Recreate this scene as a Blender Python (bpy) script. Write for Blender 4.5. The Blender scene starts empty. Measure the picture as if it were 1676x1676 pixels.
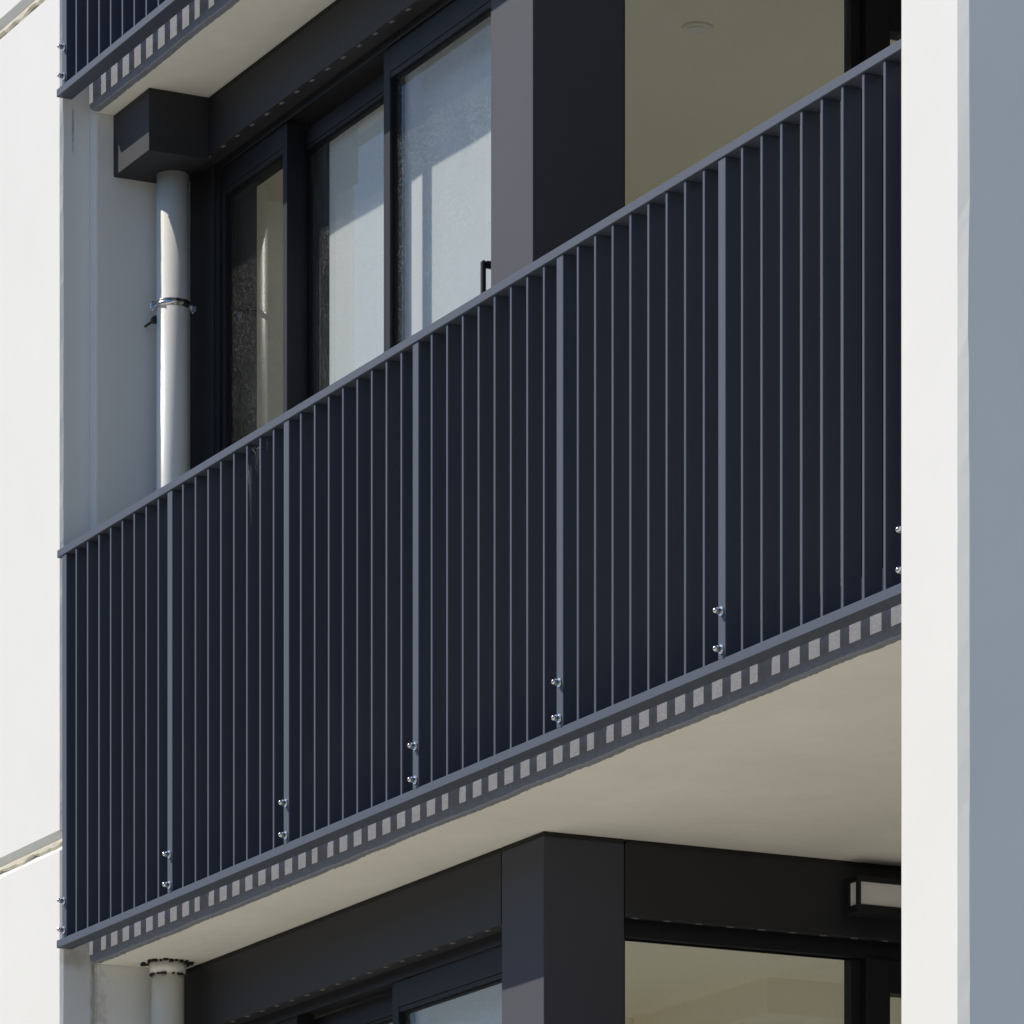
import bpy, bmesh, math, random
from mathutils import Vector, Matrix
R = math.radians
C = bpy.context.scene.collection
S = bpy.context.scene

# ------------------------------------------------------------------ camera
cam = bpy.data.cameras.new('camera'); camo = bpy.data.objects.new('camera', cam); C.objects.link(camo)
camo.location = (0, 0, 1.6)
camo.rotation_euler = (R(90), 0, math.atan2(0.89421544, 0.44763684))
cam.sensor_width = 36.0; cam.lens = 36.0*8450/1676
cam.shift_x = 0.0; cam.shift_y = (3016-838)/1676
cam.clip_start = 0.1; cam.clip_end = 2000
S.camera = camo

# ------------------------------------------------------------------ light
SUN_EL = R(42.0); SUN_AZ = R(35.0)               # azimuth measured from the facade normal towards -X
to_sun = Vector((-math.sin(SUN_AZ)*math.cos(SUN_EL), -math.cos(SUN_AZ)*math.cos(SUN_EL), math.sin(SUN_EL)))
w = bpy.data.worlds.new('World'); S.world = w; w.use_nodes = True
nt = w.node_tree; nt.nodes.clear()
sky = nt.nodes.new('ShaderNodeTexSky'); sky.sky_type = 'NISHITA'; sky.sun_disc = False
sky.ozone_density = 6.0; sky.dust_density = .4; sky.sun_elevation = SUN_EL; sky.sun_rotation = math.atan2(to_sun.x, to_sun.y)
bg = nt.nodes.new('ShaderNodeBackground'); bg.inputs[1].default_value = 0.098
wo = nt.nodes.new('ShaderNodeOutputWorld')
nt.links.new(sky.outputs[0], bg.inputs[0]); nt.links.new(bg.outputs[0], wo.inputs[0])
sl = bpy.data.lights.new('sun', 'SUN'); sl.energy = 3.35; sl.angle = R(0.5); sl.color = (1.0, 0.93, 0.83)
so = bpy.data.objects.new('sun', sl); C.objects.link(so)
so.rotation_euler = to_sun.to_track_quat('Z', 'Y').to_euler(); so.location = (-20, -20, 30)
vs = S.view_settings; vs.view_transform = 'Standard'; vs.look = 'None'; vs.gamma = 1; vs.exposure = 0.25
vs.use_curve_mapping = False
S.render.engine = 'CYCLES'
S.cycles.max_bounces = 12; S.cycles.diffuse_bounces = 6; S.cycles.transparent_max_bounces = 16

# ------------------------------------------------------------------ materials
def mat(name, col, rough=0.6, spec=0.5, metal=0.0, mottle=0.0, mscale=6.0, bump=0.0, bscale=120.0, ior=1.5, stain=None, pits=0.0, sheen=0.0, srough=.6, stint=(1,1,1), trans=0.0, sptint=(1,1,1), coat=0.0):
    m = bpy.data.materials.new(name); m.use_nodes = True
    n = m.node_tree; b = n.nodes['Principled BSDF']
    b.inputs['Roughness'].default_value = rough; b.inputs['Metallic'].default_value = metal
    b.inputs['Specular IOR Level'].default_value = spec; b.inputs['IOR'].default_value = ior
    b.inputs['Coat Weight'].default_value = coat; b.inputs['Coat Roughness'].default_value = .15
    b.inputs['Specular Tint'].default_value = (*sptint, 1)
    b.inputs['Sheen Weight'].default_value = sheen; b.inputs['Sheen Roughness'].default_value = srough; b.inputs['Sheen Tint'].default_value = (*stint, 1)
    geo = n.nodes.new('ShaderNodeNewGeometry')
    rgb = n.nodes.new('ShaderNodeRGB'); rgb.outputs[0].default_value = (*col, 1)
    out = rgb.outputs[0]
    if mottle:
        t = n.nodes.new('ShaderNodeTexNoise'); t.inputs['Scale'].default_value = mscale; t.inputs['Detail'].default_value = 6; t.inputs['Roughness'].default_value = .65
        n.links.new(geo.outputs['Position'], t.inputs['Vector'])
        mr = n.nodes.new('ShaderNodeMapRange'); mr.inputs[1].default_value = .3; mr.inputs[2].default_value = .7
        mr.inputs[3].default_value = 1-mottle; mr.inputs[4].default_value = 1+mottle
        n.links.new(t.outputs[0], mr.inputs[0])
        mx = n.nodes.new('ShaderNodeVectorMath'); mx.operation = 'SCALE'
        n.links.new(out, mx.inputs[0]); n.links.new(mr.outputs[0], mx.inputs['Scale'])
        out = mx.outputs[0]
    for st in (stain or []):
        # st = (centre, half-size, colour, strength): a stain with its own place on the wall
        sub = n.nodes.new('ShaderNodeVectorMath'); sub.operation = 'SUBTRACT'; sub.inputs[1].default_value = st[0]
        n.links.new(geo.outputs['Position'], sub.inputs[0])
        dv = n.nodes.new('ShaderNodeVectorMath'); dv.operation = 'DIVIDE'; dv.inputs[1].default_value = st[1]
        n.links.new(sub.outputs[0], dv.inputs[0])
        ln = n.nodes.new('ShaderNodeVectorMath'); ln.operation = 'LENGTH'; n.links.new(dv.outputs[0], ln.inputs[0])
        t = n.nodes.new('ShaderNodeTexNoise'); t.inputs['Scale'].default_value = 40; t.inputs['Detail'].default_value = 5
        n.links.new(geo.outputs['Position'], t.inputs['Vector'])
        ad = n.nodes.new('ShaderNodeMath'); ad.operation = 'MULTIPLY_ADD'; ad.inputs[1].default_value = 1.2; n.links.new(t.outputs[0], ad.inputs[0]); n.links.new(ln.outputs['Value'], ad.inputs[2])
        mr = n.nodes.new('ShaderNodeMapRange'); mr.inputs[1].default_value = 1.0; mr.inputs[2].default_value = 1.7; mr.inputs[3].default_value = st[3]; mr.inputs[4].default_value = 0
        n.links.new(ad.outputs[0], mr.inputs[0])
        mi = n.nodes.new('ShaderNodeMix'); mi.data_type = 'RGBA'; mi.inputs['B'].default_value = (*st[2], 1)
        n.links.new(mr.outputs[0], mi.inputs['Factor']); n.links.new(out, mi.inputs['A']); out = mi.outputs['Result']
    n.links.new(out, b.inputs['Base Color'])
    if trans:       # thin cloth: part of the light passes through
        tl = n.nodes.new('ShaderNodeBsdfTranslucent'); n.links.new(out, tl.inputs[0])
        ms = n.nodes.new('ShaderNodeMixShader'); ms.inputs[0].default_value = trans
        n.links.new(b.outputs[0], ms.inputs[1]); n.links.new(tl.outputs[0], ms.inputs[2])
        n.links.new(ms.outputs[0], n.nodes['Material Output'].inputs[0])
    if bump:
        t = n.nodes.new('ShaderNodeTexNoise'); t.inputs['Scale'].default_value = bscale; t.inputs['Detail'].default_value = 4
        n.links.new(geo.outputs['Position'], t.inputs['Vector'])
        h = t.outputs[0]
        if pits:
            vz = n.nodes.new('ShaderNodeTexVoronoi'); vz.inputs['Scale'].default_value = 9; n.links.new(geo.outputs['Position'], vz.inputs['Vector'])
            pr = n.nodes.new('ShaderNodeMapRange'); pr.inputs[1].default_value = 0.0; pr.inputs[2].default_value = .045; pr.inputs[3].default_value = -pits; pr.inputs[4].default_value = 0
            n.links.new(vz.outputs['Distance'], pr.inputs[0])
            a2 = n.nodes.new('ShaderNodeMath'); a2.operation = 'ADD'; n.links.new(h, a2.inputs[0]); n.links.new(pr.outputs[0], a2.inputs[1]); h = a2.outputs[0]
        bp = n.nodes.new('ShaderNodeBump'); bp.inputs['Strength'].default_value = bump; bp.inputs['Distance'].default_value = .01
        n.links.new(h, bp.inputs['Height']); n.links.new(bp.outputs[0], b.inputs['Normal'])
    return m

def glass_mat(name, dirt=0.25):
    m = bpy.data.materials.new(name); m.use_nodes = True
    n = m.node_tree; n.nodes.clear()
    o = n.nodes.new('ShaderNodeOutputMaterial')
    tr = n.nodes.new('ShaderNodeBsdfTransparent'); tr.inputs[0].default_value = (.958, .966, .952, 1)
    gl = n.nodes.new('ShaderNodeBsdfGlossy'); gl.inputs['Roughness'].default_value = .02
    fr = n.nodes.new('ShaderNodeFresnel'); fr.inputs[0].default_value = 1.42
    m1 = n.nodes.new('ShaderNodeMixShader')
    gb = n.nodes.new('ShaderNodeNewGeometry'); iv = n.nodes.new('ShaderNodeMath'); iv.operation = 'SUBTRACT'; iv.inputs[0].default_value = 1
    n.links.new(gb.outputs['Backfacing'], iv.inputs[1]); fm = n.nodes.new('ShaderNodeMath'); fm.operation = 'MULTIPLY'
    n.links.new(fr.outputs[0], fm.inputs[0]); n.links.new(iv.outputs[0], fm.inputs[1])      # both surfaces of the pane counted on its outer face
    n.links.new(fm.outputs[0], m1.inputs[0]); n.links.new(tr.outputs[0], m1.inputs[1]); n.links.new(gl.outputs[0], m1.inputs[2])
    geo = n.nodes.new('ShaderNodeNewGeometry')
    vo = n.nodes.new('ShaderNodeTexVoronoi'); vo.inputs['Scale'].default_value = 165
    t2 = n.nodes.new('ShaderNodeTexNoise'); t2.inputs['Scale'].default_value = 5; t2.inputs['Detail'].default_value = 4
    for t in (vo, t2): n.links.new(geo.outputs['Position'], t.inputs['Vector'])
    sx = n.nodes.new('ShaderNodeSeparateColor'); n.links.new(vo.outputs['Color'], sx.inputs[0])
    rr = n.nodes.new('ShaderNodeMath'); rr.operation = 'MULTIPLY'; rr.inputs[1].default_value = .55; n.links.new(sx.outputs[0], rr.inputs[0])
    df0 = n.nodes.new('ShaderNodeMath'); df0.operation = 'SUBTRACT'; n.links.new(rr.outputs[0], df0.inputs[0]); n.links.new(vo.outputs['Distance'], df0.inputs[1])
    r1 = n.nodes.new('ShaderNodeMapRange'); r1.inputs[1].default_value = -.02; r1.inputs[2].default_value = .12; r1.inputs[3].default_value = .10; r1.inputs[4].default_value = 1
    n.links.new(df0.outputs[0], r1.inputs[0])
    r2 = n.nodes.new('ShaderNodeMapRange'); r2.inputs[1].default_value = .35; r2.inputs[2].default_value = .7; r2.inputs[3].default_value = .45*dirt; r2.inputs[4].default_value = dirt
    n.links.new(t2.outputs[0], r2.inputs[0])
    mu = n.nodes.new('ShaderNodeMath'); mu.operation = 'MULTIPLY'; n.links.new(r1.outputs[0], mu.inputs[0]); n.links.new(r2.outputs[0], mu.inputs[1])
    df = n.nodes.new('ShaderNodeBsdfDiffuse'); df.inputs[0].default_value = (.75, .75, .72, 1)
    m2 = n.nodes.new('ShaderNodeMixShader'); n.links.new(mu.outputs[0], m2.inputs[0]); n.links.new(m1.outputs[0], m2.inputs[1]); n.links.new(df.outputs[0], m2.inputs[2])
    n.links.new(m2.outputs[0], o.inputs[0])
    return m

STAINS = [((-15.745, 6.335, 4.50), (.022, .03, .085), (.30, .15, .05), .85),
          ((-15.74, 6.35, 4.30), (.03, .06, .34), (.36, .31, .21), .8),
          ((-15.776, 6.288, 7.22), (.03, .005, .085), (.10, .10, .10), .6),
          ((-15.776, 6.29, 4.50), (.03, .05, .04), (.40, .34, .25), .5)]
M = {}
M['white'] = mat('white_paint', (.79, .785, .75), rough=.75, spec=.25, mottle=.025, mscale=1.6, bump=.05, bscale=45, stain=STAINS, pits=1.2)
M['sealant'] = mat('sealant', (.55, .51, .40), rough=.6, mottle=.12, mscale=18, bump=.3, bscale=50)
M['soffit'] = mat('soffit_paint', (.87, .84, .745), rough=.8, spec=.2, mottle=.045, mscale=2.3, bump=.22, bscale=24)
M['grey'] = mat('lining_grey', (.30, .30, .30), rough=.8, spec=.2, mottle=.05)
M['edge'] = mat('slab_edge_paint', (.205, .215, .245), rough=.66, spec=.5, ior=1.6, mottle=.14, mscale=40, bump=.25, bscale=160)
M['floor'] = mat('balcony_tile', (.62, .59, .54), rough=.7, mottle=.06)
M['rail'] = mat('railing_powdercoat', (.010, .015, .034), rough=.72, spec=.5, ior=2.05, sptint=(.80,.88,1), coat=.15, mottle=.05, mscale=9, bump=.04, bscale=500)
M['char'] = mat('charcoal_cladding', (.030, .031, .044), rough=.72, spec=.5, ior=1.75, sptint=(.92,.94,1), mottle=.06, mscale=5, bump=.05, bscale=400)
M['fascia'] = mat('fascia_cladding', (.012, .012, .016), rough=.66, spec=.5, ior=1.6, mottle=.08, mscale=4, bump=.05, bscale=300)
M['frame'] = mat('charcoal_frame', (.006, .006, .008), rough=.60, spec=.5, ior=1.5, sptint=(.90,.93,1), mottle=.05, mscale=8)
M['black'] = mat('black_gasket', (.008, .008, .009), rough=.6, spec=.2)
M['caulk'] = mat('dark_caulk', (.03, .029, .026), rough=.8, spec=.1, mottle=.3, mscale=60)
M['slot'] = mat('weep_slot_metal', (.20, .19, .165), rough=.5, spec=.4)
M['steel'] = mat('stainless_steel', (.72, .72, .72), rough=.18, metal=1.0)
M['pipe'] = mat('pipe_plastic', (.90, .88, .80), rough=.35, spec=.5, ior=1.7, mottle=.02, mscale=12, bump=.03, bscale=80)
M['rubber'] = mat('rubber', (.012, .012, .012), rough=.5)
M['glass'] = glass_mat('window_glass', .15)
M['glass_side'] = glass_mat('window_glass_side', .085)
M['glass_clean'] = glass_mat('window_glass_clean', .03)
M['blind'] = mat('blind_fabric', (.86, .89, .92), rough=.9, spec=.1, trans=.5, mottle=.02, mscale=3, bump=.1, bscale=600)
M['added_drape'] = mat('added_curtain_fabric', (.075, .09, .11), rough=.9, spec=.1, mottle=.1, mscale=20)
M['room'] = mat('room_paint', (.92, .875, .75), rough=.85, spec=.2, mottle=.015, mscale=2)
M['carpet'] = mat('room_carpet', (.80, .75, .64), rough=.95, spec=.1, mottle=.1, mscale=60)
M['lamp_white'] = mat('opal_diffuser', (.86, .84, .82), rough=.35, spec=.5)
M['web'] = mat('web_silk', (.30, .30, .30), rough=.6)
M['asphalt'] = mat('asphalt', (.06, .06, .06), rough=.9, mottle=.2, mscale=8)
M['brick'] = mat('dark_brick', (.10, .075, .06), rough=.9, mottle=.25, mscale=5)
M['roof'] = mat('roof_tile', (.05, .05, .055), rough=.8, mottle=.2, mscale=6)
M['ground'] = mat('ground_paving', (.52, .50, .43), rough=.9, spec=.2, mottle=.12, mscale=1.2, bump=.2, bscale=30)

# ------------------------------------------------------------------ helpers
class MB:
    def __init__(s): s.bm = bmesh.new()
    def box(s, a, b, bev=0.0, seg=1):
        t = bmesh.new()
        bmesh.ops.create_cube(t, size=1)
        d = [b[i]-a[i] for i in range(3)]; c = [(a[i]+b[i])/2 for i in range(3)]
        for v in t.verts: v.co = Vector((v.co.x*d[0]+c[0], v.co.y*d[1]+c[1], v.co.z*d[2]+c[2]))
        if bev: bmesh.ops.bevel(t, geom=list(t.edges), offset=bev, segments=seg, affect='EDGES')
        s._add(t); return s
    def _add(s, t):
        me = bpy.data.meshes.new('tmp'); t.to_mesh(me); t.free(); s.bm.from_mesh(me); bpy.data.meshes.remove(me)
    def cyl(s, p, q, r, r2=None, n=24, smooth=True, caps=True):
        t = bmesh.new(); p = Vector(p); q = Vector(q); d = q-p
        bmesh.ops.create_cone(t, cap_ends=caps, segments=n, radius1=r, radius2=r if r2 is None else r2, depth=d.length)
        mtx = Matrix.Translation((p+q)/2) @ d.to_track_quat('Z', 'Y').to_matrix().to_4x4()
        bmesh.ops.transform(t, matrix=mtx, verts=t.verts)
        if smooth:
            for f in t.faces: f.smooth = len(f.verts) == 4
        s._add(t); return s
    def sph(s, c, r, n=12):
        t = bmesh.new(); bmesh.ops.create_uvsphere(t, u_segments=n, v_segments=n//2+2, radius=r)
        for v in t.verts: v.co += Vector(c)
        for f in t.faces: f.smooth = True
        s._add(t); return s
    def prism(s, pts, a, b, axis='x'):
        # closed outline pts (two coordinates) run along an axis from a to b
        f = {'x': lambda p, k: (k, p[0], p[1]), 'y': lambda p, k: (p[0], k, p[1]), 'z': lambda p, k: (p[0], p[1], k)}[axis]
        va = [s.bm.verts.new(f(p, a)) for p in pts]; vb = [s.bm.verts.new(f(p, b)) for p in pts]
        n = len(pts)
        s.bm.faces.new(va); s.bm.faces.new(vb[::-1])
        for i in range(n): s.bm.faces.new((va[i], vb[i], vb[(i+1) % n], va[(i+1) % n]))
        bmesh.ops.recalc_face_normals(s.bm, faces=s.bm.faces); return s
    def build(s, name, m, parent=None, bevel=0):
        if parent is not None:
            off = parent.matrix_world.translation if False else root_loc(parent)
            for v in s.bm.verts: v.co -= off
        bmesh.ops.recalc_face_normals(s.bm, faces=s.bm.faces)
        me = bpy.data.meshes.new(name); s.bm.to_mesh(me); s.bm.free()
        me.materials.append(m); o = bpy.data.objects.new(name, me); C.objects.link(o)
        if parent is not None: o.parent = parent
        return o

def root_loc(o):
    v = Vector((0, 0, 0))
    while o is not None: v += o.location; o = o.parent
    return v
def tag(o, label, cat, group=None):
    o['label'] = label; o['category'] = cat
    if group: o['group'] = group
    return o
def thing(name, label, cat, loc, group=None):
    o = bpy.data.objects.new(name, None); C.objects.link(o); o.location = loc; o.empty_display_size = .1
    return tag(o, label, cat, group)
def struct(o): o['kind'] = 'structure'; return o
def copy_tree(o, parent=None):
    c = o.copy(); C.objects.link(c); c.parent = parent
    for ch in list(o.children): copy_tree(ch, c)
    return c
random.seed(7)

# ------------------------------------------------------------------ ground and rooms
g = bmesh.new(); bmesh.ops.create_grid(g, x_segments=2, y_segments=2, size=600)
mb = MB(); mb.bm.free(); mb.bm = g; struct(mb.build('ground', M['ground']))

rd = MB(); rd.box((-200, -17, -.3), (200, -7, .004)); struct(rd.build('road', M['asphalt']))  # unseen road, put in dark to lower the light bounced off the ground
def added_house(x, label):  # unseen houses added to block low sky light from the facade
    t = thing('added_brick_house', label, 'house', (x, -26, 0), 'added brick houses across the road')
    MB().box((x-9, -32, .001), (x+9, -22, 8.2)).build('wall', M['brick'], t)
    MB().prism([(-32.8, 8.201), (-21.2, 8.201), (-27, 11.6)], x-9.4, x+9.4, 'x').build('roof', M['roof'], t)
    for i in range(4):
        for z in (1.2, 4.6):
            wx = x-6.6+i*4.4; wf = MB().box((wx-.7, -21.999, z), (wx+.7, -21.93, z+1.5), .01).build('window', M['frame'], t)
            MB().box((wx-.6, -21.929, z+.1), (wx+.6, -21.92, z+1.4)).build('pane', M['black'], wf)
for i, x in enumerate((-78, -58, -38, -18, 2, 22)):
    added_house(x, 'dark brick house with a tiled roof added across the road, outside the picture, to block low sky')

H = 2.784
ZS, ZU = 4.476, 7.260                  # soffits of the two balcony slabs
STOREYS = {'lower': dict(yf=6.652, fb=4.255, strip=4.223, p3=4.222, p2=4.221, bead=4.144, gl=4.129, glp1=4.13, floor=1.87, soff=ZS),
           'upper': dict(yf=6.617, fb=7.078, strip=7.056, p3=7.058, p2=7.043, bead=6.982, gl=6.964, glp1=6.970, floor=4.655, soff=ZU)}
CX0, CX1, CY1 = -13.355, -13.086, 6.91       # corner column
DEEP = 8.45                                   # back wall of the deep end of the balcony

def room(fl, ce):
    mb = MB(); mb.box((-15.66, 6.86, fl-.06), (-13.20, 11.5, fl)); struct(mb.build('room_floor', M['carpet']))
    mb = MB(); mb.box((-15.66, 6.86, ce), (-13.20, 11.5, ce+.05)); struct(mb.build('room_ceiling', M['room']))
    mb = MB(); mb.box((-15.712, 6.785, fl), (-15.66, 11.5, ce)); mb.box((-15.66, 11.5, fl), (-13.2, 11.6, fl+.4)); mb.box((-13.20, DEEP, fl), (-13.10, 11.5, ce))  # rear wall kept low: unseen opening added to let sky light in
    struct(mb.build('room_wall', M['room']))
room(1.87, 4.43)
mb = MB(); mb.box((-15.655, 8.3, 4.31), (-14.72, 9.2, 4.436), .003); struct(mb.build('room_bulkhead', M['room'])); room(4.655, 7.215)

# ------------------------------------------------------------------ white blade walls
JT = (4.918, 7.745)                            # upper lip of the two panel joints
def wall_profile_panel(mb, z0, z1, x0, xf, xr, yf, yb, cy, top_ch, bot_ch, jit=0.0):
    """front panel of a blade wall with a slightly uneven chamfered arris; optional chamfer at top / bottom"""
    zs = [z0 + (z1-z0)*i/200 for i in range(201)]
    bm = mb.bm; rows = []; j = k = 0.0
    for z in zs:
        j = .8*j+random.uniform(-jit, jit)*.6; k = .8*k+random.uniform(-jit, jit)*.6+(random.choice((-2.0, 1.5))*jit if random.random() < .12 else 0)
        ins = 0.0
        rows.append([bm.verts.new(p) for p in ((x0, yf, z), (xf+j, yf, z), (xr, yf+cy+k, z), (xr, yb, z), (x0, yb, z))])
    for a, b in zip(rows, rows[1:]):
        for i in range(5): bm.faces.new((a[i], a[(i+1) % 5], b[(i+1) % 5], b[i]))
    bm.faces.new(rows[0][::-1]); bm.faces.new(rows[-1])
    for row, d, s in ((rows[0], bot_ch, -1), (rows[-1], top_ch, 1)):
        if d:   # lip: push a further ring inwards
            new = [bm.verts.new(v.co + Vector((0, d if i < 3 else 0, s*d))) for i, v in enumerate(row)]
            for i in range(5): bm.faces.new((row[i], row[(i+1) % 5], new[(i+1) % 5], new[i]))
            bm.faces.new(new)

wl = thing('blade_wall', 'white painted concrete wall with horizontal sealant joints, left of both balconies', 'wall', (-16.5, 6.245, 0))
for z0, z1, tc, bc in ((0, 4.850, .03, 0), (4.918, 7.675, .03, .028), (7.745, 10.5, 0, .028)):
    mb = MB(); wall_profile_panel(mb, z0, z1, -19.0, -15.786, -15.776, 6.245, 6.345, .010, tc, bc, .0005); mb.build('wall_panel', M['white'], wl)
for zt in JT:
    mb = MB(); bm = mb.bm; n = 160; prev = None
    for i in range(n+1):
        x = -19.0 + (19.0-15.79)*i/n
        wob = .007*math.sin(x*23)+.006*math.sin(x*41+1)+.004*random.uniform(-1, 1)
        pr = [(6.268, zt-.016), (6.262, zt-.026), (6.259, zt-.038+wob*.5), (6.264, zt-.046+wob), (6.30, zt-.046+wob), (6.30, zt-.016)]
        row = [bm.verts.new((x, a, b)) for a, b in pr]
        if prev:
            for k in range(6): bm.faces.new((prev[k], prev[(k+1) % 6], row[(k+1) % 6], row[k])).smooth = False
        else: bm.faces.new(row)
        prev = row
    bm.faces.new(prev[::-1]); mb.build('sealant_joint', M['sealant'], wl)
mb = MB(); mb.box((-19.0, 6.3455, 0), (-15.715, 11.6, 4.476+3*H-2.0), .004, 2); mb.build('return_wall', M['white'], wl)

wr = thing('blade_wall', 'white painted concrete pier with chamfered edge, at the right end of the balconies', 'wall', (-10.2, 6.19, 0))
mb = MB(); wall_profile_panel(mb, 0, 10.5, -10.34, -10.092, -10.066, 6.19, 12.0, .0158, 0, 0, .0010); mb.build('wall_panel', M['white'], wr)

MB().box((-10.372, 6.33, 0), (-10.342, 12.0, 10.4), .002).build('added_lining', M['grey'], wr)  # unseen lining added to set the light reflected onto bars and column

# ------------------------------------------------------------------ balcony slabs
def slab(zs, label, first=True):
    th = .175
    t = thing('balcony_slab', label, 'balcony', (-13, 7.4, zs), 'balcony slabs')
    # concrete body with its painted underside: narrow in front of the doors, deep right of the column
    pts = [(-15.712, 6.345), (-10.374, 6.345), (-10.374, DEEP), (-13.086, DEEP), (-13.086, 6.86), (-15.712, 6.86)]
    mb = MB(); mb.prism(pts, zs, zs+th-.02, 'z'); mb.build('soffit', M['soffit'], t)
    mb = MB(); mb.prism(pts, zs+th-.018, zs+th, 'z'); mb.build('floor_tiles', M['floor'], t)
    # dark painted front edge with a rough brushed lower line and a rounded left end
    mb = MB(); bm = mb.bm; n = 420; x0, x1 = -15.729, -10.345; prev = None
    w1 = [random.uniform(-1, 1) for _ in range(60)]; w2 = [random.uniform(-1, 1) for _ in range(400)]
    for i in range(n+1):
        x = x0 + (x1-x0)*i/n; d = x-x0
        f = i/n*58; j = int(f); f -= j
        low = zs + .0019*(w1[j]*(1-f)+w1[j+1]*f) + .0012*w2[i % 400] - .003
        if d < .04: low += .04 - math.sqrt(max(0, .0016-(.04-d)**2))
        row = [bm.verts.new(p) for p in ((x, 6.325, zs+th), (x, 6.325, low+.004), (x, 6.329, low), (x, 6.349, low), (x, 6.349, zs+th))]
        if prev:
            for k in range(5): bm.faces.new((prev[k], prev[(k+1) % 5], row[(k+1) % 5], row[k]))
        else: bm.faces.new(row)
        prev = row
    bm.faces.new(prev[::-1]); mb.build('slab_edge', M['edge'], t)
    return t
slab(ZS-H, 'cream balcony slab below the lower doors, out of the picture')
slab(ZS, 'cream balcony slab with dark grey edge, carrying the middle railing')
slab(ZU, 'cream balcony slab with dark grey edge, at the top left')

# ------------------------------------------------------------------ balustrades
def balustrade(zb, label):
    # zb: underside of the bottom rail
    t = thing('balustrade', label, 'balcony railing', (-13.05, 6.255, zb), 'balcony balustrades')
    zt = zb + 1.299
    MB().box((-15.76, 6.226, zt-.025), (-10.346, 6.284, zt), .0015).build('top_rail', M['rail'], t)
    MB().box((-15.77, 6.228, zb), (-10.346, 6.282, zb+.0255), .0015).build('bottom_rail', M['rail'], t)
    P0, PITCH = -15.726, .886
    for i in range(7):
        x = P0 + PITCH*i
        p = MB().box((x, 6.230, zb+.0255), (x+.038, 6.280, zt-.025), .0015).build('post', M['rail'], t)
        for dz in (.050, .145):
            c = (x+.019, 6.230, zb+dz); mb = MB()
            mb.cyl((c[0], 6.230, c[2]), (c[0], 6.2265, c[2]), .0122, n=20)
            mb.cyl((c[0], 6.2265, c[2]), (c[0], 6.2165, c[2]), .0085, n=6, smooth=False)
            mb.sph((c[0], 6.2130, c[2]), .0078, 14)
            mb.build('bolt', M['steel'], p)
        if i < 6:
            for k in range(1, 9):
                xc = x + .019 + .002 + k*PITCH/9
                MB().box((xc-.0055, 6.2315, zb+.0255), (xc+.0055, 6.2815, zt-.025), .001).build('baluster', M['rail'], t)
            for q in (.55, 3.5, 7.5):
                xs = x+.019+q*PITCH/9
                MB().sph((xs, 6.262, zt-.0252), .0032, 8).build('screw', M['steel'], t)
    return t
balustrade(4.526, 'dark grey metal railing with flat vertical bars across the middle balcony')
balustrade(4.526+H, 'dark grey metal railing with flat vertical bars at the top left corner')

# ------------------------------------------------------------------ dark cladding, columns, doors, windows per storey
def column(k, label):
    s = STOREYS[k]; yf = s['yf']; z1 = s['soff']
    t = thing('corner_column', label, 'column', (-13.22, yf+.1, s['floor']), 'charcoal corner columns')
    MB().box((CX0, yf, s['floor']), (CX1, CY1, z1-.004), .0015).build('cladding', M['char'], t)
    mb = MB(); bm = mb.bm; n = 60    # uneven bead of dark caulk under the soffit
    pts = [(CX0, yf-.003)]
    mb.box((CX0, yf-.004, z1-.014), (CX1+.004, yf+.02, z1-.0005), .003); mb.box((CX1-.02, yf+.02, z1-.014), (CX1+.004, CY1, z1-.0005), .003)
    mb.build('caulk_bead', M['caulk'], t)
column('lower', 'charcoal corner column under the cream soffit, between door and side window')
column('upper', 'charcoal corner column rising behind the middle railing, half sunlit and half black')

def fascia(k, label):
    s = STOREYS[k]; yf = s['yf']; z1 = s['soff']; fb = s['fb']
    t = thing('door_fascia', label, 'fascia panel', (-14.5, yf, fb), 'charcoal fascia panels')
    mb = MB(); mb.box((-15.712, yf, fb), (CX0-.006, yf+.02, z1-.004), .0012); mb.box((-15.712, yf+.021, fb+.004), (CX0, yf+.20, z1-.006)); mb.build('panel', M['fascia'], t)
    MB().box((-15.712, yf-.004, z1-.013), (CX0-.006, yf+.01, z1-.0005), .003).build('caulk_bead', M['caulk'], t)
    x = -15.45
    while x < CX0-.03:
        MB().box((x, yf+.006, fb-.0022), (x+.022, yf+.016, fb+.002), .0008).build('weep_slot', M['slot'], t); x += .116
    return t
fascia('lower', 'charcoal fascia panel below the soffit, above the lower sliding door')
fascia('upper', 'charcoal fascia panel above the upper sliding door, beside the black box')

def side_fascia(k, label):
    s = STOREYS[k]; fb = s['fb']; z1 = s['soff']
    t = thing('window_fascia', label, 'fascia panel', (CX1, 7.6, fb), 'charcoal fascia panels')
    mb = MB(); mb.box((CX1-.02, CY1+.004, fb), (CX1, DEEP-.005, z1-.004), .0012); mb.box((CX1-.12, CY1+.004, fb+.004), (CX1-.021, DEEP-.005, z1-.006)); mb.build('panel', M['fascia'], t)
    MB().box((CX1-.01, CY1+.004, z1-.013), (CX1+.004, DEEP-.005, z1-.0005), .003).build('caulk_bead', M['caulk'], t)
    y = CY1+.03
    while y < DEEP-.05:
        MB().box((CX1-.016, y, fb-.0022), (CX1-.006, y+.022, fb+.002), .0008).build('weep_slot', M['slot'], t); y += .104
side_fascia('lower', 'charcoal fascia panel carrying the boxy wall light over the lower side window')
side_fascia('upper', 'charcoal fascia panel over the upper side window, above the picture')

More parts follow.
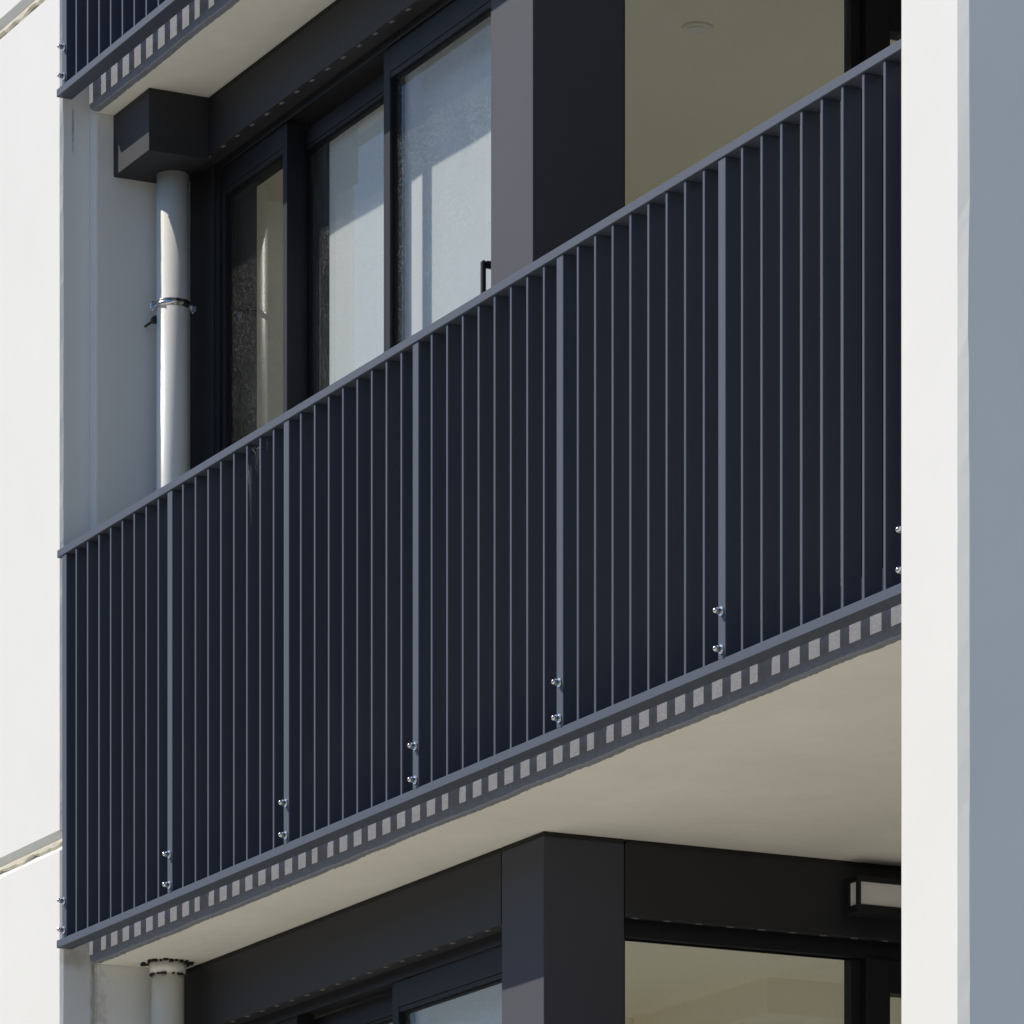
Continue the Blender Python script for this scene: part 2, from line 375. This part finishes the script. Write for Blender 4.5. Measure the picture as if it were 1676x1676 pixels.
def leaf(t, name, x0, x1, z0, z1, y, glass, gz, st_l=.045, st_r=.06, bead=None, dep=.035):
    """one framed door leaf: y = front plane"""
    f = MB()
    f.box((x0, y, z0), (x0+st_l, y+dep, z1), .001); f.box((x1-st_r, y, z0), (x1, y+dep, z1), .001)
    zb = bead if bead else gz+.018
    f.box((x0+st_l, y, zb), (x1-st_r, y+dep, z1), .001); f.box((x0+st_l, y, z0), (x1-st_r, y+dep, z0+.09), .001)
    fr = f.build(name, M['frame'], t)
    b = MB()   # glazing bead, set 2 mm back from the face
    b.box((x0+st_l, y+.002, gz), (x1-st_r, y+dep-.002, zb-.0015), .0008)
    b.build('glazing_bead', M['frame'], fr)
    b = MB(); b.box((x0+st_l, y+.012, gz-.006), (x1-st_r, y+dep-.006, gz-.0003)); b.box((x0+st_l, y+.012, z0+.09), (x0+st_l+.007, y+dep-.006, gz-.006))
    b.build('gasket', M['black'], fr)
    MB().box((x0+st_l-.004, y+.020, z0+.08), (x1-st_r+.004, y+.024, gz+.006)).build('glass', M[glass], fr)
    return fr

def sliding_door(k, label):
    s = STOREYS[k]; yf = s['yf']; fl = s['floor']
    t = thing('sliding_door', label, 'sliding door', (-14.5, yf+.1, fl), 'sliding balcony doors')
    f = MB()
    f.box((-15.482, yf+.065, s['strip']), (CX0, yf+.070, s['fb']+.02), .0008)       # front lip of the head track
    f.box((-15.482, yf+.072, s['strip']+.012), (CX0, yf+.20, s['fb']+.02))           # head track
    f.box((-15.52, yf+.065, fl), (-15.482, yf+.20, s['fb']+.02), .0008)              # jamb
    f.box((-15.52, yf+.065, fl), (CX0, yf+.20, fl+.03), .0008)                      # sill track
    f.build('frame', M['frame'], t)
    MB().box((-15.712, yf+.060, fl), (-15.521, yf+.12, s['fb']+.01), .001).build('jamb_panel', M['fascia'], t)
    dx = 0 if k == 'upper' else -.012
    leaf(t, 'fixed_panel', -15.482, -14.963, fl+.03, s['strip']+.010, yf+.075, 'glass_side', s['glp1'], .02, .032, None, .062)
    leaf(t, 'door_panel', -15.02, -14.30, fl+.03, s['p2'], yf+.140, 'glass', s['gl']+.014, .045, .06, s['bead']+.008)
    p = leaf(t, 'door_panel', -14.242+dx, -13.365, fl+.03, s['p3'], yf+.075, 'glass', s['gl'], .045, .085, s['bead'])
    h = MB(); zc = fl+1.42
    if k == 'upper':
        h.box((-13.470, yf+.022, zc-.24), (-13.452, yf+.034, zc+.125), .003, 2)
        h.box((-13.470, yf+.0345, zc+.105), (-13.452, yf+.0745, zc+.125), .003, 2); h.box((-13.470, yf+.0345, zc-.24), (-13.452, yf+.0745, zc-.22), .003, 2)
    else:
        h.box((-13.470, yf+.022, fl+.9), (-13.452, yf+.034, fl+1.2), .003, 2)
        h.box((-13.470, yf+.0345, fl+1.18), (-13.452, yf+.0745, fl+1.2), .003, 2); h.box((-13.470, yf+.0345, fl+.9), (-13.452, yf+.0745, fl+.92), .003, 2)
    h.build('handle', M['frame'], p)
    return t
sliding_door('lower', 'dark framed sliding glass door below the soffit, only its top in view')
sliding_door('upper', 'dark framed sliding glass door with tall glass behind the middle railing')

def blind(k, label):
    s = STOREYS[k]; yf = s['yf']; zc = s['gl']+.06; zb = s['floor']+(1.45 if k == 'upper' else 2.0)
    t = thing('roller_blind', label, 'blind', (-14.1, yf+.22, s['floor']+.1), 'roller blinds')
    mb = MB(); bm = mb.bm; n = 60; rows = []
    for i in range(n+1):
        x = -14.87 + (1.52)*i/n
        y = yf+.184+.003*math.sin(x*9)
        rows.append([bm.verts.new(q) for q in ((x, y, zb), (x, y, zc), (x, y+.004, zc), (x, y+.004, zb))])
    for a, b in zip(rows, rows[1:]):
        for q in range(4): bm.faces.new((a[q], a[(q+1) % 4], b[(q+1) % 4], b[q]))
    bm.faces.new(rows[0]); bm.faces.new(rows[-1][::-1])
    mb.build('fabric', M['blind'], t)
    MB().cyl((-14.88, yf+.235, zc+.012), (-13.34, yf+.235, zc+.012), .018).build('roller', M['blind'], t)
blind('lower', 'pale roller blind behind the lower sliding door')
blind('upper', 'pale roller blind behind the upper sliding door')

def added_drape(k, label):  # made-up cloth that darkens the left part of the middle pane
    s = STOREYS[k]; yf = s['yf']; t = thing('curtain', label, 'curtain', (-15.02, yf+.24, s['floor']), 'added dark curtains')
    mb = MB(); bm = mb.bm; prev = None; n = 90
    for i in range(n+1):
        x = -15.17 + .30*i/n; y = yf+.235+.022*math.sin(i*.62)+.006*math.sin(i*1.7)
        row = [bm.verts.new(q) for q in ((x, y, s['floor']+.02), (x, y, s['gl']+.06), (x, y+.003, s['gl']+.06), (x, y+.003, s['floor']+.02))]
        if prev:
            for q in range(4): bm.faces.new((prev[q], prev[(q+1) % 4], row[(q+1) % 4], row[q]))
        else: bm.faces.new(row)
        prev = row
    bm.faces.new(prev[::-1]); mb.build('fabric', M['added_drape'], t)
added_drape('upper', 'bunched dark curtain added to darken the middle pane of the upper sliding door')

def side_window(k, label, glt):
    s = STOREYS[k]; fl = s['floor']
    t = thing('side_window', label, 'window', (CX1-.08, 7.6, fl), 'side windows')
    xg = CX1-.08; yR = 7.702
    f = MB()
    f.box((xg-.03, CY1+.004, glt), (xg+.03, DEEP-.005, s['fb']+.02), .001)           # head
    f.box((xg-.03, CY1+.004, fl), (xg+.03, CY1+.03, glt), .001)                        # jamb by the column
    f.box((xg-.03, yR, fl), (xg+.012, yR+.034, glt-.0005), .001)                       # mullion
    f.box((xg-.03, yR+.035, fl), (xg+.045, yR+.115, glt-.0005), .002)                  # door stile
    f.box((xg-.03, yR+.116, glt-.097), (xg+.035, DEEP-.005, glt-.0005), .001)          # door top rail
    f.box((xg-.03, CY1+.03, fl), (xg+.03, yR, fl+.05), .001)
    f.build('frame', M['frame'], t)
    g = MB(); g.box((xg+.0005, CY1+.03, glt-.006), (xg+.008, yR, glt-.0003)); g.build('gasket', M['black'], t)
    MB().box((xg-.004, CY1+.028, fl+.04), (xg, yR+.002, glt+.004)).build('glass', M['glass_clean'], t)
    MB().box((xg-.004, yR+.112, fl+.04), (xg, DEEP-.01, glt-.09)).build('glass', M['glass_clean'], t)
side_window('lower', 'large side window with a pale room behind it, below the boxy wall light', 4.206)
side_window('upper', 'large side window showing a plain ceiling, above the middle railing', 7.047)

# back wall of the deep end of the balconies, and the wall above the top slab
bw = thing('back_wall', 'charcoal wall closing the deep end of the balconies, behind the right pier', 'wall', (-11.7, DEEP, 0))
MB().box((-13.19, DEEP, 0), (-10.375, DEEP+.2, 10.4)).build('wall_panel', M['char'], bw)  # unseen wall, made charcoal to cut light bounced inside the balcony
uw = thing('upper_wall', 'charcoal clad wall above the top slab, behind the upper railing', 'wall', (-14.5, 6.62, ZU+.175))
MB().box((-15.712, 6.62, ZU+.176), (-13.086, 6.85, 10.4)).build('cladding', M['char'], uw)
lw = thing('base_wall', 'white wall of the ground level under the lowest slab', 'wall', (-13, 6.7, 0))
MB().box((-15.712, 6.7, 0), (-10.345, 6.9, ZS-H-.001)).build('wall_panel', M['white'], lw)

# ------------------------------------------------------------------ downpipes, box, light
def pipe(name, label, c, z0, z1, clamp):
    t = thing(name, label, 'drainpipe', (c[0], c[1], z0), 'downpipes')
    MB().cyl((c[0], c[1], z0), (c[0], c[1], z1), .0535, n=64, caps=True).build('pipe_shaft', M['pipe'], t)
    if clamp:
        z = clamp; mb = MB(); mb.cyl((c[0], c[1], z-.013), (c[0], c[1], z-.009), .0565, n=64); mb.cyl((c[0], c[1], z-.0092), (c[0], c[1], z+.009), .0585, n=64); mb.cyl((c[0], c[1], z+.0088), (c[0], c[1], z+.013), .0565, n=64)
        cl = mb.build('pipe_clamp', M['steel'], t)
        # lugs with bolts on both sides of the strap
        rr = Vector((.4476, .8942, 0))
        for sgn, dz in ((-1, 0), (1, -.010)):
            p = Vector((c[0], c[1], z+dz)) + rr*sgn*.066
            mb = MB(); mb.box((p.x-.006, p.y-.010, p.z-.011), (p.x+.006, p.y+.010, p.z+.011), .002)
            mb.cyl((p.x, p.y, p.z-.016), (p.x, p.y, p.z+.016), .005, n=10); mb.build('clamp_lug', M['steel'], cl)
        p = Vector((c[0], c[1], z-.045)) - rr*.060
        mb = MB(); mb.cyl((p.x-.006, p.y, p.z), (p.x+.014, p.y, p.z), .012, n=16); mb.cyl((-15.715, p.y, p.z), (p.x-.006, p.y, p.z), .004, n=10)
        mb.build('standoff', M['rubber'], cl)
    else:
        mb = MB(); mb.cyl((c[0], c[1], z1-.040), (c[0], c[1], z1-.002), .0575, .062, n=64); mb.build('collar', M['pipe'], t)
        mb = MB()
        for i in range(40):
            a = 2*math.pi*i/40; a2 = 2*math.pi*(i+1)/40
            if random.random() < .45: continue
            r0, h = .0575, random.uniform(.003, .008)
            mb.cyl((c[0]+r0*math.cos(a), c[1]+r0*math.sin(a), z1-.042), (c[0]+r0*math.cos(a2), c[1]+r0*math.sin(a2), z1-.042), h*.6, n=8)
        mb.build('sealant_ring', M['rubber'], t)
        mb = MB()
        for i in range(26):   # ragged foam flange against the soffit
            a = 2*math.pi*i/26; r = random.uniform(.062, .083)
            mb.cyl((c[0]+r*math.cos(a), c[1]+r*math.sin(a), z1-random.uniform(.004, .010)), (c[0]+r*math.cos(a), c[1]+r*math.sin(a), z1-.0005), random.uniform(.005, .011), n=8)
        mb.build('flange', M['caulk'], t)
pipe('downpipe', 'cream downpipe with a steel clamp, hanging from the black box', (-15.608, 6.572), 4.651, 7.0575, 6.629)
pipe('downpipe', 'cream downpipe with a ragged dark collar, under the cream soffit', (-15.588, 6.546), 1.867, ZS-.0005, None)

bx = thing('rainwater_box', 'black square rainwater box under the top slab, above the downpipe', 'rainwater box', (-15.56, 6.5, 7.058))
MB().box((-15.713, 6.405, 7.058), (-15.41, 6.6165, 7.2590), .0015).build('casing', M['fascia'], bx)

lt = thing('bulkhead_light', 'black caged rectangular wall light with white diffuser, beside the right pier', 'wall light', (CX1, 7.78, 4.365))
X0, X1, Y0, Y1, Z0, Z1 = CX1+.001, CX1+.086, 7.634, 7.934, 4.312, 4.419
mb = MB(); mb.box((X0, Y0, Z0), (X0+.012, Y1, Z1), .0015); mb.box((X0+.0125, Y0, Z1-.014), (X1, Y1, Z1), .0015); mb.box((X0+.0125, Y0, Z0), (X1, Y1, Z0+.024), .0015)
for y in (Y0, Y1-.012):
    mb.box((X1-.012, y, Z0+.0245), (X1, y+.012, Z1-.0145), .001)
    mb.box((X0+.0125, y, Z0+.0245), (X0+.034, y+.012, Z1-.0145), .001)
mb.build('cage', M['frame'], lt)
MB().box((X0+.013, Y0+.006, Z0+.0245), (X1-.006, Y1-.006, Z1-.0145), .002).build('diffuser', M['lamp_white'], lt)

dl = thing('downlight', 'round white recessed downlight in the ceiling behind the upper side window', 'ceiling light', (-14.02, 7.66, 7.215))
mb = MB(); mb.cyl((-14.02, 7.66, 7.206), (-14.02, 7.66, 7.2148), .046, .049, n=40); mb.build('trim_ring', M['room'], dl)
MB().cyl((-14.02, 7.66, 7.2035), (-14.02, 7.66, 7.2058), .034, n=40).build('lens', M['lamp_white'], dl)

# ------------------------------------------------------------------ cobweb under the top rail
mb = MB(); cx, cz = -14.19, 5.795
for i in range(26):
    a = Vector((cx+random.uniform(-.09, .10), 6.236+random.uniform(0, .03), cz)); b = Vector((cx+random.uniform(-.07, .07), 6.236+random.uniform(0, .03), cz-random.uniform(.02, .10)))
    mb.cyl(a, b, .0003, n=4)
for i in range(5):
    a = Vector((cx-.01+random.uniform(-.03, .02), 6.231, cz-random.uniform(.02, .08))); b = Vector((cx-.005, 6.231, cz-random.uniform(.12, .25)))
    mb.cyl(a, b, .00028, n=4)
tag(mb.build('cobweb', M['web']), 'thin dusty cobweb hanging under the top rail of the middle railing', 'cobweb')
